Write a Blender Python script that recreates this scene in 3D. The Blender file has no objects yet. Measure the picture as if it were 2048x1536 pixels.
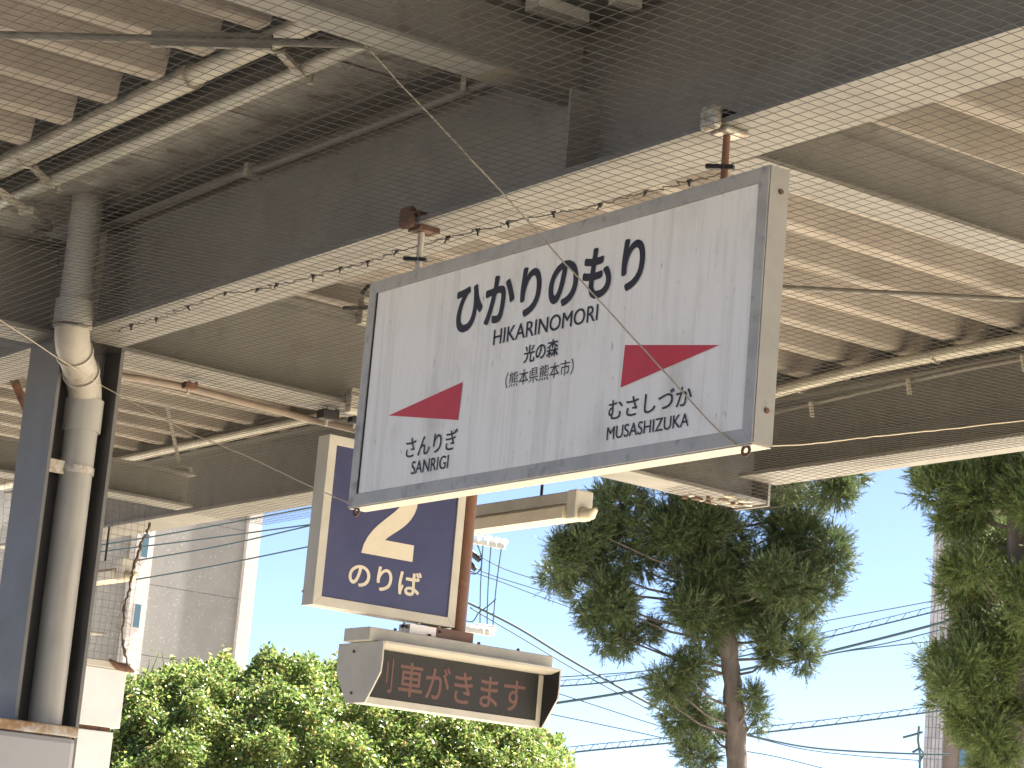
import bpy, bmesh, math, random
import numpy as np
from mathutils import Vector, Matrix, noise as mnoise

random.seed(7); rng = np.random.default_rng(7)
SC = bpy.context.scene
COL = SC.collection

# ------------------------------------------------------------------ camera
F_PX = 4910.0                                    # focal length in pixels of a 2048 px wide picture
YAW, PIT, ROL = math.radians(55.4546), math.radians(12.2955), math.radians(5.0125)
CAM = np.array([0.0, 0.0, 1.55])
FW = np.array([-math.sin(YAW)*math.cos(PIT), math.cos(YAW)*math.cos(PIT), math.sin(PIT)])
r0 = np.array([math.cos(YAW), math.sin(YAW), 0.0]); u0 = np.cross(r0, FW)
RT = r0*math.cos(ROL)+u0*math.sin(ROL); UP = -r0*math.sin(ROL)+u0*math.cos(ROL)
cd = bpy.data.cameras.new("Camera"); cam = bpy.data.objects.new("Camera", cd); COL.objects.link(cam)
cd.sensor_width = 36.0; cd.lens = F_PX/2048*36.0; cd.clip_start = 0.05; cd.clip_end = 6000
M = Matrix.Identity(4)
for i in range(3):
    M[i][0], M[i][1], M[i][2], M[i][3] = RT[i], UP[i], -FW[i], CAM[i]
cam.matrix_world = M
SC.camera = cam

# ------------------------------------------------------------------ sky, sun, exposure
SUN_AZ = math.radians(5)      # from +Y towards +X
SUN_EL = math.radians(50)
world = bpy.data.worlds.new("World"); SC.world = world; world.use_nodes = True
wn = world.node_tree; bg = wn.nodes["Background"]
sky = wn.nodes.new("ShaderNodeTexSky"); sky.sky_type = 'NISHITA'; sky.sun_disc = False
sky.sun_elevation = SUN_EL; sky.sun_rotation = SUN_AZ
sky.altitude = 50; sky.air_density = 0.38; sky.dust_density = 0.45; sky.ozone_density = 0.6
wn.links.new(sky.outputs[0], bg.inputs[0]); bg.inputs[1].default_value = 0.05
sl = bpy.data.lights.new("Sun", 'SUN'); sl.energy = 5.0; sl.angle = math.radians(0.53); sl.color = (1.0, 0.95, 0.87)
sun = bpy.data.objects.new("Sun", sl); COL.objects.link(sun)
sdir = Vector((math.sin(SUN_AZ)*math.cos(SUN_EL), math.cos(SUN_AZ)*math.cos(SUN_EL), math.sin(SUN_EL)))
sun.rotation_euler = sdir.to_track_quat('Z', 'Y').to_euler(); sun.location = (0, 0, 30)
SC.view_settings.view_transform = 'Standard'; SC.view_settings.look = 'None'
SC.view_settings.exposure = 2.75; SC.view_settings.gamma = 1.0
SC.view_settings.use_curve_mapping = False
SC.cycles.max_bounces = 8; SC.cycles.diffuse_bounces = 5; SC.cycles.glossy_bounces = 3
SC.cycles.transparent_max_bounces = 6; SC.cycles.transmission_bounces = 4
SC.cycles.use_denoising = True

# ------------------------------------------------------------------ helpers
def ray(x, y): return FW + RT*(x-1024)/F_PX - UP*(y-768)/F_PX
def on(x, y, ax, v):                              # pixel -> point on the plane axis=v
    d = ray(x, y); return CAM + d*((v-CAM[ax])/d[ax])
def far(x, y, d): return CAM + ray(x, y)*d        # pixel -> point at depth d

def tag(o, label=None, cat=None, group=None, kind=None):
    if label: o["label"] = label
    if cat: o["category"] = cat
    if group: o["group"] = group
    if kind: o["kind"] = kind
    return o
def thing(name, loc, label, cat, group=None):
    o = bpy.data.objects.new(name, None); COL.objects.link(o); o.location = loc; o.empty_display_size = 0.1
    return tag(o, label, cat, group)
def root_loc(p):
    v = Vector((0, 0, 0))
    while p is not None: v = v + Vector(p.location); p = p.parent
    return v

class MB:
    """collects world-space geometry, builds ONE mesh object"""
    def __init__(s): s.v = []; s.f = []; s.sm = []
    def add(s, vs, fs, smooth=False):
        o = len(s.v); s.v += [tuple(map(float, p)) for p in vs]
        s.f += [tuple(i+o for i in f) for f in fs]; s.sm += [smooth]*len(fs); return s
    def box(s, x0, x1, y0, y1, z0, z1):
        return s.add([(x0,y0,z0),(x1,y0,z0),(x1,y1,z0),(x0,y1,z0),(x0,y0,z1),(x1,y0,z1),(x1,y1,z1),(x0,y1,z1)],
                     [(0,3,2,1),(4,5,6,7),(0,1,5,4),(1,2,6,5),(2,3,7,6),(3,0,4,7)])
    def bar(s, a, b, w, h, up=(0,0,1)):           # rectangular bar from a to b
        a = Vector(a); b = Vector(b); d = (b-a).normalized(); u = Vector(up)
        sx = d.cross(u)
        if sx.length < 1e-4: sx = d.cross(Vector((1,0,0)))
        sx.normalize(); sz = sx.cross(d)
        q = [sx*w/2*i+sz*h/2*j for i, j in ((-1,-1),(1,-1),(1,1),(-1,1))]
        return s.add([a+p for p in q]+[b+p for p in q], [(0,1,2,3),(7,6,5,4),(0,4,5,1),(1,5,6,2),(2,6,7,3),(3,7,4,0)])
    def tube(s, pts, r, n=10, cap=True):
        pts = [Vector(p) for p in pts]; k = len(pts); rr = r if isinstance(r, (list, tuple)) else [r]*k
        vs = []; ref = None
        for i, p in enumerate(pts):
            d = (pts[min(i+1,k-1)]-pts[max(i-1,0)]).normalized()
            if ref is None:
                ref = d.cross(Vector((0,0,1)))
                if ref.length < 1e-3: ref = d.cross(Vector((1,0,0)))
            ref = (ref-d*ref.dot(d)).normalized(); o = d.cross(ref)
            for j in range(n):
                a = 2*math.pi*j/n; vs.append(p+(ref*math.cos(a)+o*math.sin(a))*rr[i])
        fs = [(i*n+j, i*n+(j+1)%n, (i+1)*n+(j+1)%n, (i+1)*n+j) for i in range(k-1) for j in range(n)]
        s.add(vs, fs, True)
        if cap: s.add(vs[:n], [tuple(range(n-1,-1,-1))]); s.add(vs[-n:], [tuple(range(n))])
        return s
    def prism(s, poly, axis, a, b):               # polygon in the two other axes, extruded along axis
        def P(u, v, w): return {0:(w,u,v), 1:(u,w,v), 2:(u,v,w)}[axis]
        n = len(poly); vs = [P(u,v,a) for u,v in poly]+[P(u,v,b) for u,v in poly]
        return s.add(vs, [tuple(range(n)), tuple(range(2*n-1,n-1,-1))]+[(i,(i+n),((i+1)%n)+n,(i+1)%n) for i in range(n)])
    def mesh(s, name, mat=None, off=(0,0,0)):
        me = bpy.data.meshes.new(name); o = Vector(off)
        me.from_pydata([tuple(Vector(p)-o) for p in s.v], [], s.f); me.polygons.foreach_set("use_smooth", s.sm)
        if mat: me.materials.append(mat)
        bm = bmesh.new(); bm.from_mesh(me); bmesh.ops.recalc_face_normals(bm, faces=bm.faces); bm.to_mesh(me); bm.free()
        return me
    def build(s, name, mat, parent=None, bevel=0, loc=None):
        base = root_loc(parent) if parent else Vector(loc if loc is not None else s.v[0])
        o = bpy.data.objects.new(name, s.mesh(name, mat, base)); COL.objects.link(o)
        if parent: o.parent = parent
        else: o.location = base
        if bevel:
            m = o.modifiers.new("bevel", 'BEVEL'); m.width = bevel; m.segments = 2; m.limit_method = 'ANGLE'
        return o
def bez(p0, p1, p2, p3, n=10):
    out = []
    for i in range(n+1):
        t = i/n; a = (1-t)**3; b = 3*t*(1-t)**2; c = 3*t*t*(1-t); d = t**3
        out.append(tuple(a*x+b*y+c*z+d*w for x, y, z, w in zip(p0, p1, p2, p3)))
    return out

# ------------------------------------------------------------------ materials
MATS = {}
def mat(name, c1, c2=None, rough=0.6, metal=0.0, scale=6.0, lo=0.4, hi=0.65, bump=0.0, bscale=60.0, streak=None,
        stain=None, spec=0.4, detail=6.0, trans=0.0, island=None, stretch=None, vary=0.0):
    m = bpy.data.materials.new(name); m.use_nodes = True; nt = m.node_tree; N = nt.nodes; Lk = nt.links
    b = N["Principled BSDF"]; b.inputs["Roughness"].default_value = rough; b.inputs["Metallic"].default_value = metal
    b.inputs["Specular IOR Level"].default_value = spec
    col = None
    tc = N.new("ShaderNodeTexCoord")
    def ntex(sc, st=None, det=detail):
        mp = N.new("ShaderNodeMapping"); Lk.new(tc.outputs["Object"], mp.inputs[0])
        if st: mp.inputs["Scale"].default_value = st
        t = N.new("ShaderNodeTexNoise"); t.inputs["Scale"].default_value = sc; t.inputs["Detail"].default_value = det
        t.inputs["Roughness"].default_value = 0.62
        Lk.new(mp.outputs[0], t.inputs["Vector"]); return t
    def ramp(src, a, bb):
        r = N.new("ShaderNodeMapRange"); r.inputs["From Min"].default_value = a; r.inputs["From Max"].default_value = bb
        Lk.new(src, r.inputs["Value"]); return r.outputs[0]
    def mix(fac, a, bcol):
        x = N.new("ShaderNodeMix"); x.data_type = 'RGBA'; Lk.new(fac, x.inputs[0])
        if hasattr(a, "links"): Lk.new(a, x.inputs[6])
        else: x.inputs[6].default_value = (*a, 1)
        if hasattr(bcol, "links"): Lk.new(bcol, x.inputs[7])
        else: x.inputs[7].default_value = (*bcol, 1)
        return x.outputs[2]
    col = c1
    if c2:
        t = ntex(scale, stretch); col = mix(ramp(t.outputs[0], lo, hi), c1, c2)
    if island:
        g = N.new("ShaderNodeNewGeometry"); cr = N.new("ShaderNodeValToRGB")
        el = cr.color_ramp.elements
        while len(el) < len(island): el.new(0.5)
        for e, (p, c) in zip(el, island): e.position = p; e.color = (*c, 1)
        Lk.new(g.outputs["Random Per Island"], cr.inputs[0]); col = cr.outputs[0]
    if streak:                                    # (colour, scale, stretch, lo, hi)
        for sc_, ss, st, a, bb in ([streak] if not isinstance(streak, list) else streak):
            t = ntex(ss, st); col = mix(ramp(t.outputs[0], a, bb), col, sc_)
    if stain:
        for sc_, ss, a, bb in ([stain] if not isinstance(stain, list) else stain):
            t = ntex(ss); col = mix(ramp(t.outputs[0], a, bb), col, sc_)
    if vary:                                      # piece to piece tone difference
        oi = N.new("ShaderNodeObjectInfo"); hv = N.new("ShaderNodeHueSaturation"); mr = N.new("ShaderNodeMapRange")
        mr.inputs["To Min"].default_value = 1-vary; mr.inputs["To Max"].default_value = 1+vary*.6
        Lk.new(oi.outputs["Random"], mr.inputs["Value"]); Lk.new(mr.outputs[0], hv.inputs["Value"])
        if hasattr(col, "links"): Lk.new(col, hv.inputs["Color"])
        else: hv.inputs["Color"].default_value = (*col, 1)
        col = hv.outputs[0]
    if hasattr(col, "links"): Lk.new(col, b.inputs["Base Color"])
    else: b.inputs["Base Color"].default_value = (*col, 1)
    if c2 or stain:
        t = ntex(scale*1.7); rr = N.new("ShaderNodeMapRange"); rr.inputs["To Min"].default_value = max(0.05, rough-0.14)
        rr.inputs["To Max"].default_value = min(1, rough+0.14); Lk.new(t.outputs[0], rr.inputs["Value"]); Lk.new(rr.outputs[0], b.inputs["Roughness"])
    if bump:
        t = ntex(bscale, None, 3.0); bp = N.new("ShaderNodeBump"); bp.inputs["Strength"].default_value = bump; bp.inputs["Distance"].default_value = 0.004
        Lk.new(t.outputs[0], bp.inputs["Height"]); Lk.new(bp.outputs[0], b.inputs["Normal"])
    if trans:
        tr = N.new("ShaderNodeBsdfTranslucent"); ms = N.new("ShaderNodeMixShader"); ms.inputs[0].default_value = trans
        if hasattr(col, "links"): Lk.new(col, tr.inputs[0])
        else: tr.inputs[0].default_value = (*col, 1)
        Lk.new(b.outputs[0], ms.inputs[1]); Lk.new(tr.outputs[0], ms.inputs[2]); Lk.new(ms.outputs[0], N["Material Output"].inputs[0])
    MATS[name] = m; return m

steel   = mat("painted_steel", (.146,.138,.122), (.176,.167,.146), .55, scale=3.5, bump=.12, bscale=90,
              stain=[((.105,.09,.072), 9, .54, .78), ((.20,.19,.165), 2.2, .58, .8), ((.11,.05,.028), 30, .66, .76), ((.085,.07,.055), 1.6, .60, .8)])
colsteel= mat("column_steel", (.112,.108,.102), (.138,.133,.126), .5, scale=4, bump=.1, bscale=80, streak=((.10,.095,.09), 14, (1,1,.12), .56, .8))
galv    = mat("galvanised_pipe", (.42,.40,.345), (.50,.475,.40), .42, .25, scale=8, stain=((.3,.26,.2), 20, .6, .8))
pvc     = mat("grey_pvc_pipe", (.285,.275,.25), (.325,.312,.28), .45, scale=5, streak=((.20,.18,.15), 10, (1,1,.1), .52, .75))
elbowm  = mat("weathered_elbow", (.31,.283,.24), (.26,.237,.20), .5, scale=9, stain=((.13,.11,.09), 12, .56, .74))
roofm   = mat("brown_roof_lining", (.27,.242,.21), (.315,.282,.245), .85, scale=5, bump=.9, bscale=95, spec=.15, vary=.16,
              stain=((.21,.185,.155), 3.0, .55, .8))
plate   = mat("stained_gutter_board", (.34,.32,.28), (.22,.195,.16), .7, scale=4.5, lo=.42, hi=.62, bump=.2, bscale=40, vary=.2,
              stain=[((.44,.42,.36), 6, .52, .68), ((.10,.09,.08), 9, .56, .72)])
alum    = mat("aluminium_frame", (.44,.41,.365), (.35,.33,.295), .5, .12, scale=14, lo=.45, hi=.7, stain=((.20,.19,.175), 22, .56, .76))
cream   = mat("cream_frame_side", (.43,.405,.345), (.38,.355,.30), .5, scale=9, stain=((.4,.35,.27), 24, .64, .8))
cheekm  = mat("shaded_sign_side", (.25,.243,.222), (.215,.21,.19), .55, scale=9, stain=((.2,.175,.14), 24, .6, .78))  # stained cream with the right side's shade put into its colour
brownc  = mat("brown_conduit", (.19,.145,.11), (.15,.112,.085), .5, scale=12)
signw   = mat("sign_face_white", (.88,.83,.745), (.84,.79,.705), .5, scale=4, lo=.4, hi=.7,
              streak=[((.66,.615,.54), 26, (1,1,.05), .50, .80), ((.62,.58,.50), 90, (1,1,.04), .57, .82), ((.33,.29,.24), 85, (1,1,.25), .645, .72), ((.56,.51,.44), 6, (1,1,.5), .55, .85)])
black   = mat("sign_black", (.018,.017,.026), rough=.5)
red     = mat("sign_red", (.58,.035,.05), (.52,.03,.045), .45, scale=20)
blue    = mat("sign_blue", (.032,.034,.085), (.04,.042,.098), .35, scale=6, stain=((.06,.062,.11), 20, .62, .8))
ivory   = mat("sign_ivory", (.54,.48,.37), (.48,.43,.33), .5, scale=10)
dark    = mat("dark_rubber", (.012,.011,.012), rough=.6)
rust    = mat("rusty_iron", (.13,.062,.035), (.06,.032,.022), .8, scale=30, bump=.5, bscale=120)
brownp  = mat("brown_painted_pipe", (.155,.075,.042), (.115,.055,.033), .45, scale=12, stain=((.33,.2,.12), 26, .62, .8))
boltm   = mat("zinc_bolt", (.45,.43,.38), (.32,.25,.18), .45, .4, scale=60)
netm    = mat("net_twine", (.065,.061,.057), rough=.8)
ropem   = mat("hemp_string", (.50,.43,.32), (.40,.33,.24), .85, scale=70)
ledcase = mat("display_case_grey", (.40,.375,.32), (.345,.325,.275), .5, scale=7, stain=((.3,.27,.22), 25, .64, .8))
leds    = mat("display_screen", (.012,.0115,.0105), (.016,.015,.0135), .65, scale=150, detail=2)
ledt    = mat("display_unlit_red", (.115,.05,.04), (.085,.04,.033), .6, scale=260, lo=.42, hi=.6, detail=1)
whitep  = mat("white_painted_board", (.58,.58,.585), (.52,.52,.52), .45, scale=5, streak=((.45,.43,.40), 30, (1,1,.08), .60, .82))
clad    = mat("white_column_cladding", (.31,.303,.308), (.275,.268,.268), .35, scale=2.5)
rustedge= mat("rusty_cladding_rim", (.34,.27,.17), (.22,.13,.065), .7, scale=14, lo=.45, hi=.62, stain=((.40,.385,.37), 20, .48, .62))
tubem   = mat("lamp_tube_cream", (.52,.46,.35), (.46,.40,.30), .35, scale=10, stain=((.5,.4,.28), 30, .66, .8))
lampbod = mat("lamp_housing", (.33,.31,.27), (.28,.26,.22), .5, scale=9)
concrete= mat("platform_concrete", (.60,.54,.445), (.54,.485,.40), .85, scale=1.3, bump=.3, bscale=30)
ballast = mat("ground_gravel", (.50,.45,.37), (.42,.375,.305), .95, scale=3, bump=.8, bscale=12)
grav2   = mat("grey_pebble_render", (.21,.202,.188), (.19,.183,.17), .9, scale=1.0, bump=.5, bscale=8,
              stain=[((.31,.30,.28), 9, .60, .64), ((.17,.163,.152), .35, .5, .75)])
paletile= mat("pale_tile_pilaster", (.50,.47,.435), (.41,.385,.355), .7, scale=5, lo=.42, hi=.6)
glassb  = mat("blue_window_glass", (.07,.13,.17), rough=.12, spec=.8)
lavt    = mat("lavender_wall_tile", (.30,.30,.325), (.265,.265,.285), .45, scale=2, vary=.18)
grout   = mat("tile_grout", (.19,.19,.20), rough=.9)
brownw  = mat("brown_tile_wall", (.17,.14,.122), (.145,.118,.105), .7, scale=3, bump=.3, bscale=10)
wirem   = mat("wire_sheath", (.03,.055,.065), rough=.6)
insul   = mat("white_insulator", (.75,.70,.66), rough=.3)
polec   = mat("concrete_pole", (.42,.41,.38), (.36,.35,.33), .85, scale=4)
bark    = mat("cedar_bark", (.115,.095,.085), (.07,.057,.05), .95, scale=16, stretch=(1,1,.12), bump=1.0, bscale=40)
leafm   = mat("hedge_leaf", (.1,.15,.03), rough=.28, spec=.6, trans=.5,
              island=[(0,(.065,.115,.03)),(.25,(.115,.18,.045)),(.55,(.185,.255,.06)),(.8,(.28,.33,.09)),(.93,(.38,.385,.13)),(1,(.34,.20,.10))])
twig    = mat("hedge_twig", (.10,.07,.045), (.07,.05,.035), .9, scale=20)
needle  = mat("cedar_needle", (.05,.09,.03), rough=.5, spec=.35, trans=.25,
              island=[(0,(.045,.075,.035)),(.35,(.07,.105,.042)),(.7,(.10,.135,.05)),(.93,(.14,.165,.06)),(1,(.16,.11,.065))])
needle2 = mat("cedar_needle_light", (.06,.1,.03), rough=.5, spec=.35, trans=.3,
              island=[(0,(.05,.085,.033)),(.35,(.085,.13,.042)),(.7,(.13,.175,.05)),(.93,(.18,.21,.06)),(1,(.2,.135,.07))])

# ------------------------------------------------------------------ ground, platform, tracks
g = MB(); g.add([(-3000,-3000,-1.1),(3000,-3000,-1.1),(3000,3000,-1.1),(-3000,3000,-1.1)], [(0,1,2,3)])
tag(g.build("ground", ballast, loc=(0,0,-1.1)), kind="structure")
p = MB(); p.prism([(-4.2,-1.09),(6.3,-1.09),(6.3,-.12),(6.38,-.12),(6.38,0),(-4.28,0),(-4.28,-.12),(-4.2,-.12)], 0, -16, 12)
tag(p.build("platform", concrete, loc=(0,0,-1.09)), kind="structure")
asphalt = mat("platform_paving", (.25,.225,.185), (.21,.19,.155), .9, scale=2, bump=.5, bscale=60)
a_ = MB(); a_.box(-16, 12, -4.27, 2.6, .0005, .006); tag(a_.build("platform_paving", asphalt, loc=(0,0,0)), kind="structure")
tile_y = mat("tactile_yellow", (.55,.36,.04), (.48,.31,.04), .7, scale=5)
a_ = MB(); a_.box(-16, 12, 5.35, 5.65, .0005, .008); tag(a_.build("tactile_strip", tile_y, loc=(0,0,0)), kind="structure")
# added unseen house behind the camera, shades the near side of the line
timber = mat("dark_timber", (.045,.036,.03), (.035,.028,.024), .8, scale=3, stretch=(6,6,.3))
tilem = mat("slate_roof", (.06,.06,.065), (.045,.045,.05), .7, scale=4)
sh = thing("added_shade_house", (-6, -8.5, -1.1), "added unseen dark timber house shading the near side of the line", "building")
MB().box(-24, 12, -14, -7.6, -1.1, 2.0).build("wall", timber, sh)
MB().prism([(-14.6,2.005),(-7.2,2.005),(-7.2,2.1),(-11,2.9),(-14.6,2.1)], 0, -24.6, 12.6).build("roof", tilem, sh)
for k in range(7):
    w_ = MB().box(-22+4.6*k, -20+4.6*k, -7.599, -7.54, .4, 1.5).build("window", timber, sh)

# ------------------------------------------------------------------ canopy steelwork
ZF = 3.32
def ibeam(name, label, ax, c, a, b, z0, z1, fw, tf=.014, tw=.012, m=steel, tf_top=None, z0b=None):
    """I-section along ax (0 = X, 1 = Y), centre line c on the other axis, from a to b; z0b: bottom level at b"""
    z0b = z0 if z0b is None else z0b; tt = tf_top or tf
    loc = ((a+b)/2, c, z0) if ax == 0 else (c, (a+b)/2, z0)
    r = thing(name, loc, label, "beam")
    def slab(o0, o1, la, lb, ha, hb):             # offsets across, bottom level at a/b, top level at a/b
        q = []
        for t, l, h in ((a, la, ha), (b, lb, hb)):
            for o, z in ((o0,l),(o1,l),(o1,h),(o0,h)):
                q.append((t, c+o, z) if ax == 0 else (c+o, t, z))
        return MB().add(q, [(0,1,2,3),(7,6,5,4),(0,4,5,1),(1,5,6,2),(2,6,7,3),(3,7,4,0)])
    slab(-fw/2, fw/2, z0, z0b, z0+tf, z0b+tf).build("bottom_flange", m, r)
    slab(-tw/2, tw/2, z0+tf, z0b+tf, z1-tt, z1-tt).build("web", m, r)
    slab(-fw/2, fw/2, z1-tt, z1-tt, z1, z1).build("top_flange", m, r)
    return r

XC, YC = -7.545, 3.40                              # column centre
g1 = ibeam("steel_girder", "deep dark grey main girder above the white station sign, pale underside", 0, YC, -7.415, 3.0, ZF, 3.75, .20)
for xs in (-4.655, -2.4):
    MB().box(xs-.005, xs+.005, 3.302, YC-.0065, ZF+.0145, 3.545).build("stiffener", steel, g1)
ibeam("steel_girder", "girder continuing behind the left column away from the sign", 0, YC, -13.0, -7.675, ZF, 3.75, .20)
# cross arms of the column frame
arm1 = ibeam("cross_beam", "cross beam from the column passing behind both signs to the eave", 1, XC, 3.517, 6.42, ZF, 3.645, .20, z0b=3.278)
ibeam("cross_beam", "cross beam leaving the column at the left edge of the photo", 1, XC, 1.25, 3.283, ZF, 3.645, .20)
ibeam("cross_beam", "shallow cross beam at top centre meeting the near side of the girder", 1, -4.745, 1.25, 3.392, 3.55, 3.735, .115, tf=.01)
rb = ibeam("cross_beam", "grey cross beam running off to the right behind the station sign", 1, -4.25, 3.502, 6.292, ZF-.001, 3.50, .135, tf=.01, tf_top=.03)
ibeam("cross_beam", "small far cross beam right of the column with a hanger rod on it", 1, -10.27, 3.45, 5.27, ZF-.012, 3.47, .16, tf=.012)
# eave beams (the canopy narrows beyond the column frame)
def eave(label, y, a, b):
    r = thing("eave_beam", ((a+b)/2, y, 3.36), label, "beam")
    MB().box(a, b, y-.10, y+.10, 3.36, 3.374).build("bottom_flange", steel, r)
    MB().box(a, b, y-.006, y+.006, 3.3745, 3.668).build("web", steel, r)
    MB().box(a, b, y-.08, y+.08, 3.6685, 3.682).build("top_flange", steel, r)
eave("eave beam with conduits on it at the right, above the trees", 6.355, -7.437, 3.0)
eave("far eave beam between column and platform number sign", 5.60, -13.0, -7.652)
MB().box(-7.648, -7.442, 6.423, 6.435, 3.27, 3.66).build("end_plate", steel, None)
ep = bpy.data.objects["end_plate"]; ep.parent = None
tag(ep, "rust stained plate closing the cross beam end below the sign's right corner", "end plate"); ep.data.materials[0] = steel
# boards closing the folds above the eave beams
for lab, y, a, b in (("closure board above the right eave beam", 6.44, -7.62, 3.0), ("closure board above the far eave beam", 5.70, -13.0, -7.66)):
    t = thing("closure_board", ((a+b)/2, y, 3.684), lab, "board"); MB().box(a, b, y, y+.012, 3.684, 3.905).build("board", steel, t)
for k in range(26):
    y = 6.12+.29*random.random()**.7; x = XC+random.uniform(-.095,.095); r = random.uniform(.006,.02); z = ZF-.042*(y-3.517)/2.903
    m_ = MB(); pts_ = [(x+r*math.cos(a)*random.uniform(.5,1.2), y+r*1.5*math.sin(a)*random.uniform(.5,1.2)) for a in np.linspace(0,5.6,7)]
    m_.prism(pts_, 2, z-random.uniform(.003,.012), z-.0005); m_.build("rust_scale", [rust, cream, ropem][k % 3], arm1)
# column
colr = thing("steel_column", (XC, YC, 0), "blue grey H section column at the left holding a downpipe in its channel", "column")
MB().box(-7.67, -7.42, 3.285, 3.297, 0, 3.748).build("flange", colsteel, colr)
MB().box(-7.67, -7.42, 3.503, 3.515, 0, 3.748).build("flange", colsteel, colr)
MB().box(-7.551, -7.539, 3.2975, 3.5025, 0, 3.748).build("web", colsteel, colr)
cl = thing("column_cladding", (-7.57, 3.27, 0), "white sheet cladding with rusty upper rim around the column foot", "cladding")
MB().box(-7.82, -7.335, 3.00, 3.475, 0.001, 2.005).build("sheet", clad, cl, bevel=.02)
MB().box(-7.822, -7.333, 2.9985, 3.4765, 2.006, 2.04).build("rim", rustedge, cl, bevel=.006)

# ------------------------------------------------------------------ roof: folded sheets, fold by fold
def fold_mesh(name, y0, y1):
    D = .15; pr = [(-.15,D),(-.082,D),(-.038,.005),(-.032,0),(.032,0),(.038,.005),(.082,D),(.15,D)]
    t = .004; m = MB(); n = len(pr)
    lo = [(x,y0,z) for x,z in pr]+[(x,y1,z) for x,z in pr]; hi = [(x,y0,z+t) for x,z in pr]+[(x,y1,z+t) for x,z in pr]
    m.add(lo, [(i,i+1,i+1+n,i+n) for i in range(n-1)]); m.add(hi, [(i,i+n,i+1+n,i+1) for i in range(n-1)])
    m.add(lo+hi, [(i,i+2*n,i+1+2*n,i+1) for i in range(n-1)]+[(i+n,i+1+n,i+1+3*n,i+3*n) for i in range(n-1)])
    me = m.mesh(name, roofm); return me
def roof(label, x_first, zb, spans, kmin, kmax):
    r = thing("folded_roof", (x_first, spans[0][1], zb), label, "roof")
    ms = [fold_mesh("roof_fold", *s[1:]) for s in spans]
    for k in range(kmin, kmax):
        x = x_first-.3*k
        for (xlim, y0, y1), me in zip(spans, ms):
            if xlim[0] <= x < xlim[1]:
                o = bpy.data.objects.new("roof_fold", me); COL.objects.link(o); o.parent = r
                o.location = (x-r.location.x, -r.location.y, 0)
    return r
roof("brown folded sheet roof over the far side of the platform, right of the girder", -5.63, 3.742,
     [((-7.6,9), 3.53, 6.5), ((-13.2,-7.6), 3.53, 6.8)], -31, 26)
roof("brown folded sheet roof over the near side, at the upper left", -5.79, 3.795, [((-13.2,9), 1.2, 2.885)], -31, 25)
gu = thing("valley_gutter", (-5.5, 3.2, 3.752), "stained board gutter running along the top of the girder", "gutter")
for k in range(-22, 13):
    x1 = -6.075-.62*k
    MB().box(x1-.605, x1, 3.105, 3.335, 3.7535, 3.765).build("gutter_board", plate, gu)
MB().box(-13.2, 8, 3.10, 3.345, 3.7665, 3.78).build("gutter_floor", colsteel, gu)
MB().box(-13.2, 8, 3.075, 3.099, 3.754, 3.93).build("gutter_side", colsteel, gu)
MB().box(-13.2, 8, 2.55, 3.9, 3.965, 3.975).build("cover_plate", colsteel, gu)

# ------------------------------------------------------------------ pipes, conduits, bracing
def pipe(name, label, cat, pts, r, m, n=12, **kw):
    o = MB().tube(pts, r, n).build(name, m, None); return tag(o, label, cat, kw.get("group"))
dp = thing("downpipe", (-7.47, 3.415, 0), "grey rain downpipe with double elbow set in the column", "pipe")
up0 = (-7.25, 3.238)
MB().tube([(*up0,3.752),(*up0,3.60),(*up0,3.36)], .053, 20).build("upper_pipe", pvc, dp)
MB().tube([(*up0,3.40),(*up0,3.318)], .0635, 24).build("collar", pvc, dp)
path = bez((*up0,3.322), (*up0,3.20), (-7.47,3.415,3.24), (-7.47,3.415,3.10), 14)
MB().tube(path, .057, 20).build("elbow", elbowm, dp)
for q in (0, 4, 8): MB().tube([Vector(path[q]).lerp(Vector(path[q+1]),.2), Vector(path[q]).lerp(Vector(path[q+1]),.6)], .0635, 24).build("joint_ring", elbowm, dp)
MB().tube([(-7.47,3.415,3.13),(-7.47,3.415,3.02)], .0645, 24).build("collar", pvc, dp)
MB().tube([(-7.47,3.415,3.06),(-7.47,3.415,2.03)], .056, 20).build("lower_pipe", pvc, dp)
MB().tube([(-7.47,3.415,2.90),(-7.47,3.415,2.875)], .0605, 20).build("pipe_clamp", boltm, dp)
MB().box(-7.455,-7.449,3.2975,3.362,2.865,2.91).build("clamp_bracket", boltm, bpy.data.objects["pipe_clamp"])

bp = thing("large_conduit", (-6.3, 2.95, 3.80), "thick pale conduit below the roof at upper left", "conduit")
MB().tube([(-13,2.95,3.80),(-6.03,2.95,3.80)], .036, 16).build("pipe", galv, bp)
MB().tube([(-6.03,2.95,3.80),(-4.76,2.95,3.79)], .030, 16).build("pipe", galv, bp)
MB().tube([(-6.06,2.95,3.80),(-6.0,2.95,3.80)], .039, 16).build("coupling", galv, bp)
sp = thing("small_conduit", (-6.3, 3.055, 3.745), "thinner pale conduit beside the stained gutter boards", "conduit")
MB().tube([(-13,3.055,3.745),(-4.76,3.055,3.74)], .02, 14).build("pipe", galv, sp)
for k, x in enumerate((-7.12, -5.55)):
    cp = thing("conduit_clamp", (x, 3.0, 3.77), ["metal clamp on the paired conduits nearest the column","metal clamp on the paired conduits nearest the top beam"][k], "clamp")
    ring = lambda yy, zz, rr: [(x, yy+rr*math.cos(a), zz+rr*math.sin(a)) for a in np.linspace(-2.6, 1.2, 14)]
    MB().tube(ring(2.95,3.80,.040), .005, 8).build("strap", boltm, cp)
    MB().tube(ring(3.055,3.744,.024), .005, 8).build("strap", boltm, cp)
    MB().bar((x,2.975,3.765),(x,3.05,3.72), .03, .012).build("plate", boltm, cp)
    MB().tube([(x+.01,3.07,3.70),(x+.01,3.07,3.73)], .009, 8).build("bolt", boltm, cp)
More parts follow.
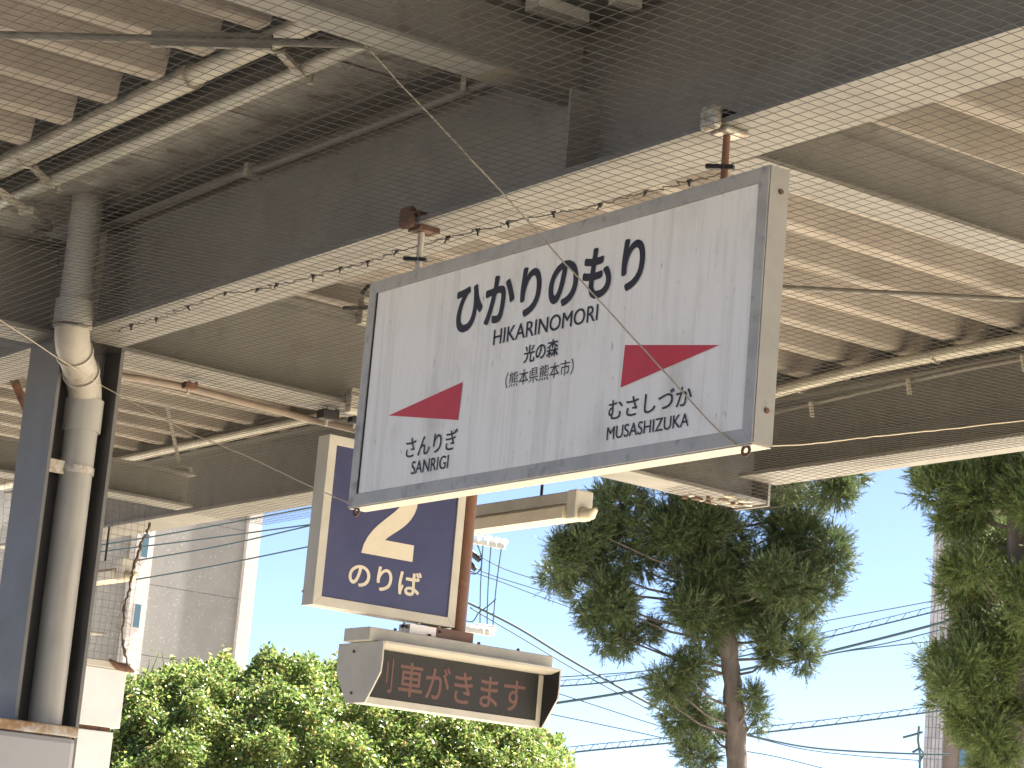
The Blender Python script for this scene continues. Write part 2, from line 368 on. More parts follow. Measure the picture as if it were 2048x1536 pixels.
pipe("web_conduit", "thin grey conduit fixed along the girder web at upper left", "conduit",
     [(-12.9,3.362,3.70),(-6.40,3.362,3.70),(-6.30,3.362,3.692),(-4.72,3.362,3.68)], .014, steel)
for x in (-6.37, -5.2):
    tag(MB().box(x-.012,x+.012,3.34,3.3935,3.674,3.72).build("conduit_saddle", boltm), "small saddle clip holding the thin conduit on the girder web",
        "clip", "saddle clips on the girder web")
# bracing rods
def brace(label, a, b, r=.0085, tb=None):
    a = Vector(a); b = Vector(b)
    t = thing("bracing_rod", a.lerp(b,.5), label, "rod")
    MB().tube([a, b], r, 10).build("rod", steel, t)
    if tb:
        p0 = a.lerp(b, tb[0]); p1 = a.lerp(b, tb[1]); d = (b-a).normalized(); s = Vector((0,0,1))*.0145
        tbk = MB(); tbk.bar(p0+s, p1+s, .014, .012); tbk.bar(p0-s, p1-s, .014, .012)
        tbk.bar(p0-d*.02, p0+d*.02, .016, .042); tbk.bar(p1-d*.02, p1+d*.02, .016, .042)
        tbk.build("turnbuckle", steel, t)
dd = on(700,88,2,3.72)-on(0,70,2,3.72)
A0 = on(0,70,2,3.72)-dd*1.6; B0 = on(700,88,2,3.72)+dd*.12
L0 = np.linalg.norm(B0-A0); f0 = lambda q: float(np.linalg.norm(on(*q,2,3.72)-A0)/L0)
brace("roof bracing rod with turnbuckle at the upper left", A0, B0, .011, (f0((315,75)), f0((525,78))))
dd = on(2048,600,2,3.70)-on(1567,575,2,3.70)
brace("thin roof bracing rod right of the station sign", on(1567,575,2,3.70)-dd*.9, on(2048,600,2,3.70)+dd*.1, .009)
st = thing("diagonal_strut", on(75,440,2,3.70), "pale flat strut ending in a bracket at the left edge", "strut")
MB().bar(on(-60,340,2,3.72), on(62,428,2,3.69), .03, .012).build("flat_bar", cream, st)
MB().bar(on(52,420,2,3.69), on(92,455,2,3.69), .05, .03).build("bracket", cream, st)
pipe("rusty_brace", "rust brown brace behind the column at the left edge", "brace", [on(-30,625,0,-8.3), on(60,835,0,-8.3)], .016, rust)
# eave conduits
ec = thing("eave_conduit", (-6.2, 6.2, 3.69), "pale conduit clipped along the right eave beam", "conduit")
MB().tube([(-7.40,6.16,3.635),(-7.2,6.165,3.648),(-7.0,6.18,3.668),(-6.75,6.195,3.688),(-6.4,6.2,3.692),(3,6.2,3.692)], .0235, 14).build("pipe", galv, ec)
for x in (-7.03, -6.78, -6.30, -5.85):
    MB().tube([(x,6.2+.026*math.cos(a),3.69+.026*math.sin(a)-(.02 if x<-7 else 0)) for a in np.linspace(-3.0,.4,10)], .0045, 6).build("strap", boltm, ec)
e2 = thing("eave_cable", (-6.2, 6.25, 3.645), "thin cable with pale clips under the eave conduit", "cable")
MB().tube([(-7.4,6.265,3.60),(-6.7,6.262,3.625),(-6.2,6.262,3.642),(3,6.262,3.642)], .0095, 10).build("cable", steel, e2)
for x, z in ((-7.02,3.585),(-6.49,3.608),(-5.92,3.62)):
    MB().bar((x,6.245,z+.03),(x+.01,6.25,z-.03), .018, .008, (1,0,0)).build("clip", cream, e2)
pipe("far_eave_conduit", "pale conduit along the far eave beam beside the platform number sign", "conduit", [(-13,5.5,3.71),(-7.66,5.5,3.70)], .022, galv)
# conduit under the column cross beam, with clamps
pipe("beam_conduit", "brown conduit slung under the column cross beam towards the number sign", "conduit",
     [(-7.62,3.52,3.262),(-7.62,3.68,3.276),(-7.62,3.88,3.281),(-7.62,4.1,3.272),(-7.62,4.37,3.262),(-7.62,4.75,3.256)], .013, brownc)
def clamp(label, c, s, m=dark):
    t = thing("beam_clamp", c, label, "clamp"); x, y, z = c
    MB().box(x-s*.5,x+s*.5,y-s*.6,y+s*.6,z-s*.35,z+s*.35).build("jaw", m, t, bevel=.004)
    MB().tube([(x,y,z-s*.8),(x,y,z+s*.6)], s*.14, 8).build("bolt", boltm, t)
    MB().box(x-s*.18,x+s*.18,y+s*.62,y+s*.95,z-s*.2,z+s*.55).build("hook", m, t, bevel=.003)
clamp("black clamp above the left corner of the number sign", (-7.55,4.40,3.275), .05)
clamp("small black clamp hidden next to the station sign edge", (-7.52,4.50,3.27), .035)
clamp("brown clamp on the conduit beside the column", (-7.60,3.86,3.283), .035, rust)
jb = thing("junction_box", (-7.46,4.47,3.33), "grey junction box under the cross beam beside the sign edge", "box")
MB().box(-7.44,-7.40,4.405,4.475,3.27,3.36).build("case", ledcase, jb, bevel=.004)
MB().box(-7.4395,-7.3985,4.40,4.48,3.335,3.345).build("lid", steel, jb)
bk = thing("cable_bracket", (-7.44,4.45,3.66), "bracket with black straps on the cross beam left of the sign", "bracket")
MB().box(-7.44,-7.40,4.415,4.47,3.60,3.70).build("plate", ledcase, bk, bevel=.004)
MB().tube([(-7.39,4.40,3.705),(-7.39,4.42,3.735),(-7.39,4.45,3.74),(-7.39,4.465,3.71)], .008, 8).build("strap", dark, bk)
MB().bar((-7.39,4.33,3.635),(-7.39,4.43,3.66), .012, .014).build("strap", dark, bk)
hr = thing("hanger_rod", on(361,929,0,-10.27), "pale slanting hanger rod on the far small cross beam", "rod")
pa, pb = on(330,790,0,-10.27), on(358,925,0,-10.27)
MB().tube([pa,pb], .009, 8).build("rod", cream, hr)
MB().box(pb[0]-.03,pb[0]+.03,pb[1]-.05,pb[1]+.06,3.472,3.505).build("foot", cream, hr, bevel=.004)
# bracket plates above the girder at the top centre
tb_ = thing("lamp_bracket", on(1190,30,2,3.8), "pair of grey bracket plates at the top edge above the girder", "bracket")
a = on(1150,-30,1,3.22); b = on(1165,36,1,3.22)
MB().box(-4.66,-4.60,3.15,3.30,3.70,3.73).build("plate", galv, tb_)
MB().box(-4.64,-4.50,3.20,3.32,3.735,3.742).build("plate", steel, tb_)
MB().box(-4.47,-4.43,3.26,3.33,3.70,3.735).build("plate", galv, tb_)

# ------------------------------------------------------------------ lettering
def text_mesh(body, bold=0.0):
    """outline of the writing; bold strokes are several copies shifted by a stroke fraction, stepped in depth"""
    cu = bpy.data.curves.new("txt", 'FONT'); cu.body = body; cu.resolution_u = 6; cu.fill_mode = 'FRONT'
    o = bpy.data.objects.new("txt", cu); COL.objects.link(o)
    dg = bpy.context.evaluated_depsgraph_get(); me = bpy.data.meshes.new_from_object(o.evaluated_get(dg))
    v0 = np.array([q.co[:] for q in me.vertices]); f0 = [tuple(pp.vertices) for pp in me.polygons]; v0[:,2] = 0
    bpy.data.objects.remove(o); bpy.data.curves.remove(cu); bpy.data.meshes.remove(me)
    V, F = [v0], list(f0)
    if bold:
        for k in range(8):
            a = k*math.pi/4; V.append(v0+np.array([bold*math.cos(a), bold*math.sin(a), (k+1)*6e-5])); F += [tuple(i+(k+1)*len(v0) for i in f) for f in f0]
    v = np.concatenate(V); mn, mx = v.min(0), v.max(0); v[:,:2] = (v[:,:2]-mn[:2])/np.maximum(mx[:2]-mn[:2], 1e-6)
    return v, F
def lettering(name, body, bold, parent, plane, val, box, m, label=None):
    """box: a0, a1 along the sign, z0, z1"""
    v, f = text_mesh(body, bold); a0, a1, z0, z1 = box
    P = [((a0+q[0]*(a1-a0), val-q[2], z0+q[1]*(z1-z0)) if plane == 1 else (val+q[2], a0+q[0]*(a1-a0), z0+q[1]*(z1-z0))) for q in v]
    o = MB().add(P, f).build(name, m, parent)
    if label: o["label"] = label
    return o
def pxbox(ax, val, lt, lb_, rt, rb_):               # left-top, left-bottom, right-top, right-bottom pixels
    h = 0 if ax == 1 else 1
    A, B, C_, D_ = (on(*q, ax, val) for q in (lt, lb_, rt, rb_))
    return ((A[h]+B[h])/2, (C_[h]+D_[h])/2, (B[2]+D_[2])/2, (A[2]+C_[2])/2)

# ------------------------------------------------------------------ station name sign
SX0, SX1, SZ0, SZ1, SY = -5.506, -3.888, 2.575, 3.190, 3.30
sg = thing("station_sign", ((SX0+SX1)/2, 3.328, SZ0), "large weathered white station name sign with red arrows in a grey frame", "sign")
MB().box(SX0+.012, SX1-.012, SY+.012, 3.354, SZ0+.012, SZ1-.012).build("case", cream, sg)
MB().box(SX0+.03, SX1-.03, SY+.006, SY+.0118, SZ0+.03, SZ1-.03).build("face_panel", signw, sg)
fp = sg.children[-1] if False else bpy.data.objects["face_panel"]
fw_ = .034
def frame(parent, plane, x0, x1, z0, z1, f0, f1, w, m, side=None, inset=0.0):
    """four mitred bars round a rectangle; f0 front coordinate, f1 back"""
    co = [(x0,z0),(x1,z0),(x1,z1),(x0,z1)]; ci = [(x0+w,z0+w),(x1-w,z0+w),(x1-w,z1-w),(x0+w,z1-w)]
    for k in range(4):
        j = (k+1) % 4
        q = [co[k], co[j], ci[j], ci[k]]
        mb = MB(); P = lambda u, v, d: (u, d, v) if plane == 1 else (d, u, v)
        # front ring leans slightly inwards
        lean = [0,0,inset,inset]
        vs = [P(u,v,f0+l) for (u,v), l in zip(q, lean)]+[P(u,v,f1) for u,v in q]
        mb.add(vs, [(0,1,2,3),(7,6,5,4),(0,4,5,1),(1,5,6,2),(2,6,7,3),(3,7,4,0)])
        mb.build("frame_bar", side if (side and k in (0,1)) else m, parent, bevel=.0015)
frame(sg, 1, SX0, SX1, SZ0, SZ1, SY, 3.3005+.052, fw_, alum)
# side and bottom cheeks of the case (bottom cream, side cream darkened as shade)
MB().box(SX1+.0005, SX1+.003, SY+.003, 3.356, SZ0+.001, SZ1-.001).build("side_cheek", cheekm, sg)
MB().box(SX0+.001, SX1-.001, SY+.004, 3.356, SZ0-.003, SZ0-.0005).build("bottom_cheek", cream, sg)
MB().box(SX0+.0335, SX0+.038, SY+.0035, SY+.0115, SZ0+.034, SZ1-.034).build("dark_gasket", dark, sg)
for z in (SZ0+.075, SZ1-.055):
    MB().tube([(SX1+.002,3.333,z),(SX1+.007,3.333,z)], .006, 10).build("screw", rust, sg)
TY = SY+.0045
L = lambda nm, body, bold, *q: lettering(nm, body, bold, fp, 1, TY, pxbox(1, TY, *q), black)
L("kana_lettering", "ひかりのもり", .029, (914,570), (910,662), (1312,466), (1266,587))
L("roman_lettering", "HIKARINOMORI", .004, (989,656), (985,690), (1197,611), (1194,642))
L("kanji_lettering", "光の森", .014, (1048,692), (1047,727), (1118,676), (1115,712))
L("kanji_lettering", "（熊本県熊本市）", .0, (1012,742), (1010,776), (1148,720), (1145,750))
L("kana_lettering", "さんりぎ", .006, (814,877), (810,915), (917,855), (912,900))
L("roman_lettering", "SANRIGI", .004, (824,922), (821,949), (898,910), (895,937))
L("kana_lettering", "むさしづか", .006, (1219,800), (1215,840), (1386,768), (1381,812))
L("roman_lettering", "MUSASHIZUKA", .004, (1215,854), (1212,881), (1379,825), (1376,852))
for tri in (((777,831),(925,764),(916,840)), ((1250,690),(1438,690),(1241,775))):
    MB().add([on(*q,1,TY) for q in tri], [(0,1,2)]).build("red_arrow", red, fp)
for k, x in enumerate((-4.083, -5.327)):
    hrd = thing("sign_hanger", (x, 3.335, SZ1), ["hanger rod with steel clamp above the right end of the station sign",
                "hanger rod with rusty clamp above the left end of the station sign"][k], "hanger")
    MB().tube([(x,3.335,SZ1-.002),(x,3.335,ZF-.004)], .0085, 10).build("rod", [brownp, boltm][k], hrd)
    m_ = [boltm, rust][k]
    MB().box(x-.028,x+.03,3.308,3.375,ZF-.014,ZF-.001).build("lower_jaw", m_, hrd, bevel=.003)
    MB().box(x-.028,x+.03,3.272,3.299,ZF-.014,ZF+.045).build("clamp_body", m_, hrd, bevel=.012)
    MB().box(x-.028,x+.03,3.2995,3.345,ZF+.0155,ZF+.035).build("upper_jaw", [dark, rust][k], hrd, bevel=.003)
    MB().tube([(x+.045,3.32,ZF+.012),(x-.04,3.32,ZF+.012)], .008, 8).build("set_bolt", [rust, rust][k], hrd)
    MB().bar((x-.035,3.31,SZ1+.045),(x+.02,3.345,SZ1+.04), .012, .01).build("cable_tie", dark, hrd)
for k, x in enumerate((SX0+.028, SX1-.03)):
    MB().tube([(x+.012*math.cos(a), 3.312, SZ0-.012+.010*math.sin(a)) for a in np.linspace(0,6.28,12)], .0035, 6).build("eyelet", rust, sg)

# ------------------------------------------------------------------ platform number sign
n2 = thing("number_sign", (-7.54, 4.695, 2.58), "blue platform number sign with ivory figure and kana, behind the station sign", "sign")
NX = -7.50; NY0, NY1, NZ0, NZ1 = 4.392, 5.003, 2.582, 3.198
MB().box(-7.575, NX-.012, NY0+.01, NY1-.01, NZ0+.01, NZ1-.01).build("case", cream, n2)
frame(n2, 0, NY0, NY1, NZ0, NZ1, NX, -7.578, .034, cream)
MB().box(NX-.0118, NX-.006, NY0+.03, NY1-.03, NZ0+.03, NZ1-.03).build("face_panel", blue, n2)
fp2 = bpy.data.objects["face_panel.001"]
two = [(0,0),(1,0),(1,.27),(.43,.27)]+bez((.43,.27),(.55,.42),(1.0,.58),(1.0,1.0),10)[1:]+bez((1.0,1.0),(1.0,1.28),(.78,1.44),(.5,1.44),8)[1:]\
    +bez((.5,1.44),(.18,1.44),(0,1.24),(0,.94),8)[1:]+[(.29,.94)]+bez((.29,.94),(.29,1.12),(.38,1.2),(.5,1.2),6)[1:]+bez((.5,1.2),(.63,1.2),(.71,1.12),(.71,.99),6)[1:]\
    +bez((.71,.99),(.71,.72),(.06,.52),(0,0),10)[1:-1]
bl = on(724,1103,0,NX); brr = on(826,1126,0,NX); wid = brr[1]-bl[1]; zb = (bl[2]+brr[2])/2
MB().add([(NX-.0045, bl[1]+u*wid, zb+v*wid*1.02) for u, v in two], [tuple(range(len(two)))]).build("figure_two", ivory, fp2)
lettering("kana_lettering", "のりば", .020, fp2, 0, NX-.0045, pxbox(0, NX-.0045, (700,1122), (695,1170), (846,1145), (838,1196)), ivory)
MB().tube([(-7.575,NY0-.0005,NZ0+.05),(-7.575,NY0-.004,NZ0+.05)], .005, 8).build("screw", boltm, n2)
ps = thing("sign_post", (-7.545, 5.06, 2.535), "reddish brown hanging pipe right of the number sign", "pipe")
MB().tube([(-7.545,5.05,ZF-.03),(-7.545,5.05,2.537)], .027, 18).build("pipe", brownp, ps)
MB().box(-7.60,-7.49,4.985,5.115,3.296,3.3035).build("top_plate", brownp, ps)
MB().box(-7.61,-7.515,4.90,5.10,2.538,2.575).build("foot_bracket", brownp, ps)

# ------------------------------------------------------------------ train announcement display
ld = thing("train_display", (-7.555, 5.03, 2.264), "dark train announcement display with side hoods hung below the number sign", "display")
LX = -7.555; LY0, LY1 = 4.648, 5.428
prof = [(LX-.152,2.482),(LX+.15,2.482),(LX+.152,2.41)]+[(LX+.148,2.37),(LX+.12,2.335),(LX+.08,2.285),(LX+.062,2.264),(LX-.062,2.264),(LX-.08,2.285),(LX-.12,2.335),(LX-.148,2.37),(LX-.152,2.41)]
MB().prism(prof, 1, LY0-.006, LY0).build("side_hood", ledcase, ld)
MB().prism(prof, 1, LY1, LY1+.006).build("side_hood", ledcase, ld)
hl = MB().prism([(LX+.0525,2.2645),(LX+.062,2.2655),(LX+.08,2.2865),(LX+.12,2.3365),(LX+.147,2.371),(LX+.1505,2.41),(LX+.149,2.472),(LX+.0525,2.460)], 1, LY1-.0012, LY1-.0002).build("hood_lining", dark, ld)
hl["label"] = "matt black inner face of the right hood"
MB().box(LX-.05, LX+.045, LY0+.0005, LY1-.0005, 2.266, 2.470).build("case", ledcase, ld)
MB().box(LX+.0455, LX+.052, LY0+.003, LY1-.003, 2.2645, 2.288).build("bottom_rail", ledcase, ld)
MB().box(LX+.0455, LX+.0515, LY1-.022, LY1-.0015, 2.2885, 2.458).build("side_rail", cream, ld)
scr = MB().box(LX+.0455, LX+.049, LY0+.003, LY1-.0225, 2.2885, 2.462).build("screen", leds, ld)
MB().prism([(LX-.152,2.4825),(LX+.152,2.4825),(LX+.152,2.474),(LX+.10,2.462),(LX+.0455,2.4625),(LX+.0455,2.4705),(LX-.152,2.4705)], 1, LY0+.0008, LY1-.0008).build("top_hood", ledcase, ld)
MB().box(LX-.085, LX+.085, LY0-.03, LY1+.012, 2.484, 2.533).build("hanging_tray", ledcase, ld, bevel=.003)
MB().box(LX+.0852, LX+.092, LY0-.03, LY0+.02, 2.486, 2.531).build("tray_end", ledcase, ld)
for dx, z in ((.02,2.45),(.03,2.30)):
    MB().tube([(LX+dx-.06,LY0-.0062,z),(LX+dx-.06,LY0-.011,z)], .0055, 8).build("screw", rust, ld)
for y in (4.75, 4.90, 5.12, 5.3):
    MB().tube([(LX+.05,y,2.533),(LX+.05,y,2.545)], .006, 8).build("tray_bolt", rust, ld)
for y in (4.80, 4.86, 4.95):
    MB().tube([(LX+.03,y,2.533),(LX+.03,y,2.58)], .007, 8).build("hanger_bolt", boltm, ld)
    MB().tube([(LX+.03,y,2.555),(LX+.03,y,2.565)], .014, 10).build("washer", dark, ld)
MB().box(LX-.03,LX+.045,4.815,4.93,2.5335,2.572).build("hanger_block", insul, ld)
TX = LX+.0496
lettering("lettering", "刂", .008, scr, 0, TX, pxbox(0, TX, (774,1316), (771,1385), (787,1318), (784,1387)), ledt)
lettering("lettering", "車がきます", .010, scr, 0, TX, pxbox(0, TX, (800,1322), (795,1392), (1053,1360), (1046,1428)), ledt)

# ------------------------------------------------------------------ fluorescent lamps
def lamp(label, xr, L_):
    t = thing("tube_lamp", (xr-L_/2, 5.5, 3.12), label, "lamp")
    MB().box(xr-L_, xr-.03, 5.462, 5.538, 3.125, 3.172).build("housing", lampbod, t, bevel=.004)
    MB().tube([(xr-L_+.03,5.5,3.098),(xr-.055,5.5,3.098)], .0155, 14).build("tube", tubem, t)
    MB().prism([(5.455,3.068),(5.545,3.068),(5.545,3.112),(5.53,3.1245),(5.47,3.1245),(5.455,3.112)], 0, xr-L_, xr-.09).build("reflector", tubem, t)
    for x in (xr-L_+.01, xr-.06):
        MB().box(x-.012, x+.045, 5.458, 5.542, 3.062, 3.175).build("lamp_holder", cream, t, bevel=.006)
    MB().tube([(xr-.012,5.5,3.085),(xr+.03,5.505,3.08),(xr+.052,5.51,3.10)], [.026,.022,.008], 10).build("end_cap", tubem, t)
    for x in (xr-.3, xr-L_+.3):
        MB().tube([(x,5.5,3.173),(x,5.5,3.36)], .006, 8).build("hanger", dark, t)
lamp("cream tube lamp hanging right of the number sign post", -7.42, 1.25)
lamp("far tube lamp seen between column and grey building", -11.24, 1.25)

# ------------------------------------------------------------------ white panel wall behind the column
ww = thing("panel_wall", (-10.36, 4.6, 0), "white panelled wall behind the column with dirty cap under the hanging net", "wall")
MB().box(-10.42,-10.30,4.0,5.085,2.255,2.52).build("panel", whitep, ww, bevel=.004)
MB().box(-10.42,-10.31,4.0,5.06,0.0,2.235).build("panel", whitep, ww, bevel=.004)
MB().box(-10.41,-10.33,4.02,5.05,2.2352,2.2548).build("gap_strip", rust, ww)
MB().box(-10.44,-10.285,3.98,5.095,2.521,2.555).build("cap", ledcase, ww, bevel=.004)
MB().tube([(-10.28,4.98,2.56),(-10.275,5.02,2.535),(-10.275,5.07,2.53),(-10.28,5.11,2.52)], [.006,.016,.018,.006], 8).build("old_rag", rust, ww)
gb = thing("grey_box", (-11.2, 5.2, 2.6), "small grey box on a bracket seen behind the hanging net", "box")
MB().box(-11.3,-11.15,4.93,5.26,2.67,2.76).build("case", ledcase, gb, bevel=.005)
MB().box(-11.32,-11.13,4.90,5.36,2.762,2.772).build("lid", steel, gb)
MB().tube([(-11.22,5.0,0),(-11.22,5.0,2.67)], .03, 10).build("post", steel, gb)

# ------------------------------------------------------------------ bird net
def nz(x, y):
    v = 3.306-.006*abs(mnoise.noise(Vector((x*1.3, y*1.3, 0))))
    if y < 3.25: v -= .045*math.sin(min(1, (3.25-y)/2.4)*math.pi)*(.6+.4*mnoise.noise(Vector((x*.6,y*.6,3))))+.0
    if y > 3.55:
        s = math.sin(min(1, (y-3.55)/2.4)*math.pi); v -= .03*s*(.6+.5*mnoise.noise(Vector((x*.7,y*.7,5))))
    if y > 5.7:
        k = min(1, (y-5.7)/.6); near = math.exp(-((x-XC)/.45)**2)
        v = v*(1-k)+k*(3.352-.088*near)
    return v
def strands(grid, r=.00085):
    """grid [n, m, 3]: one tube of three sides along every row"""
    n, m, _ = grid.shape
    d = np.gradient(grid, axis=1); d /= np.linalg.norm(d, axis=2, keepdims=True)+1e-9
    up = np.array([0,0,1.0]); alt = np.array([.6,.8,0.0])
    s = np.cross(d, up); bad = np.linalg.norm(s, axis=2, keepdims=True) < .2; s = np.where(bad, np.cross(d, alt), s)
    s /= np.linalg.norm(s, axis=2, keepdims=True)+1e-9; u = np.cross(s, d)
    ring = np.stack([grid+(s*math.cos(a)+u*math.sin(a))*r for a in (math.pi/2, math.pi*7/6, math.pi*11/6)], axis=2)   # n,m,3,3
    V = ring.reshape(-1, 3); base = (np.arange(n)[:,None]*m+np.arange(m-1)[None,:])*3
    F = []
    for j in range(3):
        k = (j+1) % 3
        F.append(np.stack([base+j, base+k, base+3+k, base+3+j], axis=-1).reshape(-1,4))
    return V, np.concatenate(F)
def raw_mesh(name, V, F, m):
    me = bpy.data.meshes.new(name); nv, nf = len(V), len(F); k = F.shape[1]
    me.vertices.add(nv); me.vertices.foreach_set("co", np.ascontiguousarray(V, dtype=np.float32).ravel())
    me.loops.add(nf*k); me.loops.foreach_set("vertex_index", np.ascontiguousarray(F, dtype=np.int32).ravel())
    me.polygons.add(nf); me.polygons.foreach_set("loop_start", np.arange(0, nf*k, k, dtype=np.int32))
    me.update(calc_edges=True); me.validate(); me.materials.append(m); return me
def net_obj(name, pos, m, loc, c=.037, ext=None, seg=3):
    """pos(i, j) -> point of the knot; i along a, j along b"""
    A, B = ext
    G = np.array([[pos(i, j) for j in range(B)] for i in range(A)])
    V1, F1 = strands(G[:, ::seg] if (B-1) % seg == 0 else G); 
    H = np.swapaxes(G, 0, 1); V2, F2 = strands(H[:, ::seg] if (A-1) % seg == 0 else H)
    V = np.concatenate([V1, V2])-np.array(loc); F = np.concatenate([F1, F2+len(V1)])
    o = bpy.data.objects.new(name, raw_mesh(name, V, F, m)); COL.objects.link(o); o.location = loc; return o
c_ = .037
def sheet(label, xa, nxc, nyc):
    def npos(i, j):
        x = xa+c_*i; y = 1.25+c_*j
        q = Vector((x*.9, y*.9, 7)); q2 = Vector((x*5, y*5, 1))
        return (x+.012*mnoise.noise(q)+.004*mnoise.noise(q2), y+.02*mnoise.noise(q+Vector((9,0,0)))+.004*mnoise.noise(q2+Vector((5,0,0))), nz(x, y)+.0015*mnoise.noise(q2*1.7))
    tag(net_obj("bird_net", npos, netm, (xa+nxc*c_/2, 3.4, 3.3), ext=(nxc, nyc)), label, "net")
sheet("fine mesh bird net stretched under the canopy on the sign's side of the column", -7.62, 3*56+1, 3*46+1)
sheet("fine mesh bird net under the far bay beyond the column", -10.26, 3*23+1, 3*40+1)
def dpos(i, j):
    y = 4.36+.034*i; z = 3.30-.034*j; k = j/22
    return (-10.27+.02*mnoise.noise(Vector((y*4,z*4,0))), y+(5.10-y)*.06*k+.012*mnoise.noise(Vector((y*5,z*5,4)))-.02*k, z)
hn = net_obj("hanging_net", dpos, netm, (-10.27, 4.7, 2.55), ext=(22, 23), seg=1)
tag(hn, "strip of bird net hanging down beside the column onto the white wall", "net")
rp = [on(*q,0,-10.27) for q in [(300,1045),(293,1068),(283,1085),(275,1110),(268,1135),(263,1155),(258,1180),(250,1205),(247,1235),(245,1262),(246,1290),(250,1310),(258,1335)]]
rq = []
for a, b in zip(rp[:-1], rp[1:]):
    for k in range(4): rq.append(Vector(a).lerp(Vector(b), k/4)+Vector((random.uniform(-.006,.006), random.uniform(-.004,.004), 0)))
rb_ = MB().tube(rq, [random.uniform(.003,.0085) for _ in rq], 7)
for k in range(26):
    q = random.choice(rq); rb_.bar(q, q+Vector((random.uniform(-.01,.01), random.uniform(-.035,.035), random.uniform(-.03,.03))), .002, .002)
tag(rb_.build("net_rope", twig),
    "dark frayed rope edging the hanging net beside the grey building", "rope")
# clipped net seam under the girder
sm = thing("net_seam", (-5.8, 3.42, 3.30), "dark wire seam with black clips along the girder underside", "net seam")
spx = [(222,661),(262,650),(312,636),(375,612),(450,585),(515,577),(553,568),(626,551),(680,535),(735,522),(793,501),(895,474),(955,459),(1015,444),(1106,424),(1200,408),(1290,383),(1378,361),(1450,345)]
sp3 = [Vector(on(*q,2,3.302)) for q in spx]
pl = []
for a, b in zip(sp3[:-1], sp3[1:]):
    for k in range(11):
        t = k/11; pl.append(a.lerp(b, t)+Vector((random.uniform(-.012,.012),random.uniform(-.011,.011),-.004*math.sin(t*math.pi)+random.uniform(-.003,.002))))
MB().tube(pl, .0016, 5).build("wire", netm, sm)
for q in sp3[1:-1]:
    s = random.uniform(.7,1.15); m = MB()
    m.tube([q+Vector((-.006*s,0,.001)),q+Vector((0,.002,-.004)),q+Vector((.007*s,.003,.002))], [.003,.0065*s,.0025], 7)
    m.bar(q+Vector((0,0,-.003)), q+Vector((random.uniform(-.008,.008),random.uniform(-.006,.006),-.016*s)), .0035, .0035)
    m.build("clip", dark, sm)
# strings
def string(label, pts, r=.0019):
    P = [Vector(p) for p in pts]; out = []
    for a, b in zip(P[:-1], P[1:]):
        n = max(2, int((b-a).length/.05))
        out += [a.lerp(b, k/n)+Vector((random.uniform(-1,1),random.uniform(-1,1),random.uniform(-1,1)))*.0009 for k in range(n)]
    out.append(P[-1]); tag(MB().tube(out, r, 6).build("string", ropem), label, "string")
string("thin pale string crossing diagonally in front of the station sign",
       [on(560,-100,1,2.62), on(650,0,1,2.75), on(800,167,1,2.9), on(1000,380,1,3.1), on(1080,472,1,3.18), on(1290,702,1,3.27), on(1440,865,1,3.293), on(1476,893,1,3.296)], .0019)
string("thin string from the left to the station sign's lower left corner",
       [on(-60,600,0,-7.1), on(0,640,0,-7.15), on(110,712,0,-7.25), on(205,772,0,-7.3), on(380,866,0,-7.0), on(500,915,0,-6.6), on(625,975,0,-6.0), on(697,1006,0,-5.49)], .0015)
string("pale string running right from the station sign's lower right corner",
       [on(1486,895,1,3.31), on(1620,888,1,3.6), on(1760,872,1,4.0), on(1900,858,1,4.4), on(2060,840,1,4.8)], .0016)

# ------------------------------------------------------------------ buildings behind
BX = -100.0
def B_(q): return on(*q, 0, BX)
bl_ = thing("grey_building", (BX, 55, -1.1), "grey pebble dashed apartment block with pale corner strips at the left", "building")
yA, yB, yC, yD = B_((270,1200))[1], B_((295,1200))[1], B_((482,1200))[1], B_((508,1200))[1]
yA -= .25
zt = 24.0
zj = B_((380,1180))[2]
MB().box(BX-14, BX-.6, yA-9, yA-.02, -1.1, zt).build("wing_wall", grav2, bl_)
for k in range(-5, 4):
    z0 = zj+3.2*k; z1 = z0+3.17
    if z1 < 0: continue
    MB().box(BX-12, BX-.25, yB-.02, yC+.02, max(-1.1,z0), z1).build("wall_panel", grav2, bl_)
MB().box(BX-12, BX-.33, yB, yC, -1.1, zt).build("joint_backing", paletile, bl_)
for a, b in ((yA,yB),(yC,yD)):
    MB().box(BX-12, BX, a, b, -1.1, zt).build("corner_strip", paletile, bl_)
wy0, wy1 = B_((270,1235))[1]-.12, B_((280,1235))[1]+.02
zw = B_((276,1258))[2]
for k in range(-2, 5):
    z0 = zw+3.2*k; w = MB().box(BX+.001, BX+.03, wy0, wy1, z0, z0+1.15).build("window", paletile, bl_)
    MB().box(BX+.031, BX+.036, wy0+.04, wy1-.04, z0+.05, z0+1.10).build("pane", glassb, w)
# right building
dR = 85.0
pa = far(1857,1300,dR); pb = far(1893,1300,dR); ux = Vector((RT[0],RT[1],0)).normalized(); un = Vector((-FW[0],-FW[1],0)).normalized()
ux = (ux*.97+un*.24).normalized(); un = Vector((ux.y,-ux.x,0)) if Vector((ux.y,-ux.x,0)).dot(un) > 0 else Vector((-ux.y,ux.x,0))
br_ = thing("tiled_building", (pa[0],pa[1],-1.1), "pale tiled tower block with brown side wall behind the right tree", "building")
def obox(a0, a1, d0, d1, z0, z1):                  # along ux from pa, depth along -un
    o = Vector((pa[0],pa[1],0)); q = [o+ux*a-un*d for a, d in ((a0,d0),(a1,d0),(a1,d1),(a0,d1))]
    return MB().add([(*v.xy,z0) for v in q]+[(*v.xy,z1) for v in q], [(0,3,2,1),(4,5,6,7),(0,1,5,4),(1,2,6,5),(2,3,7,6),(3,0,4,7)])
wS = (Vector(pb)-Vector(pa)).length*1.02
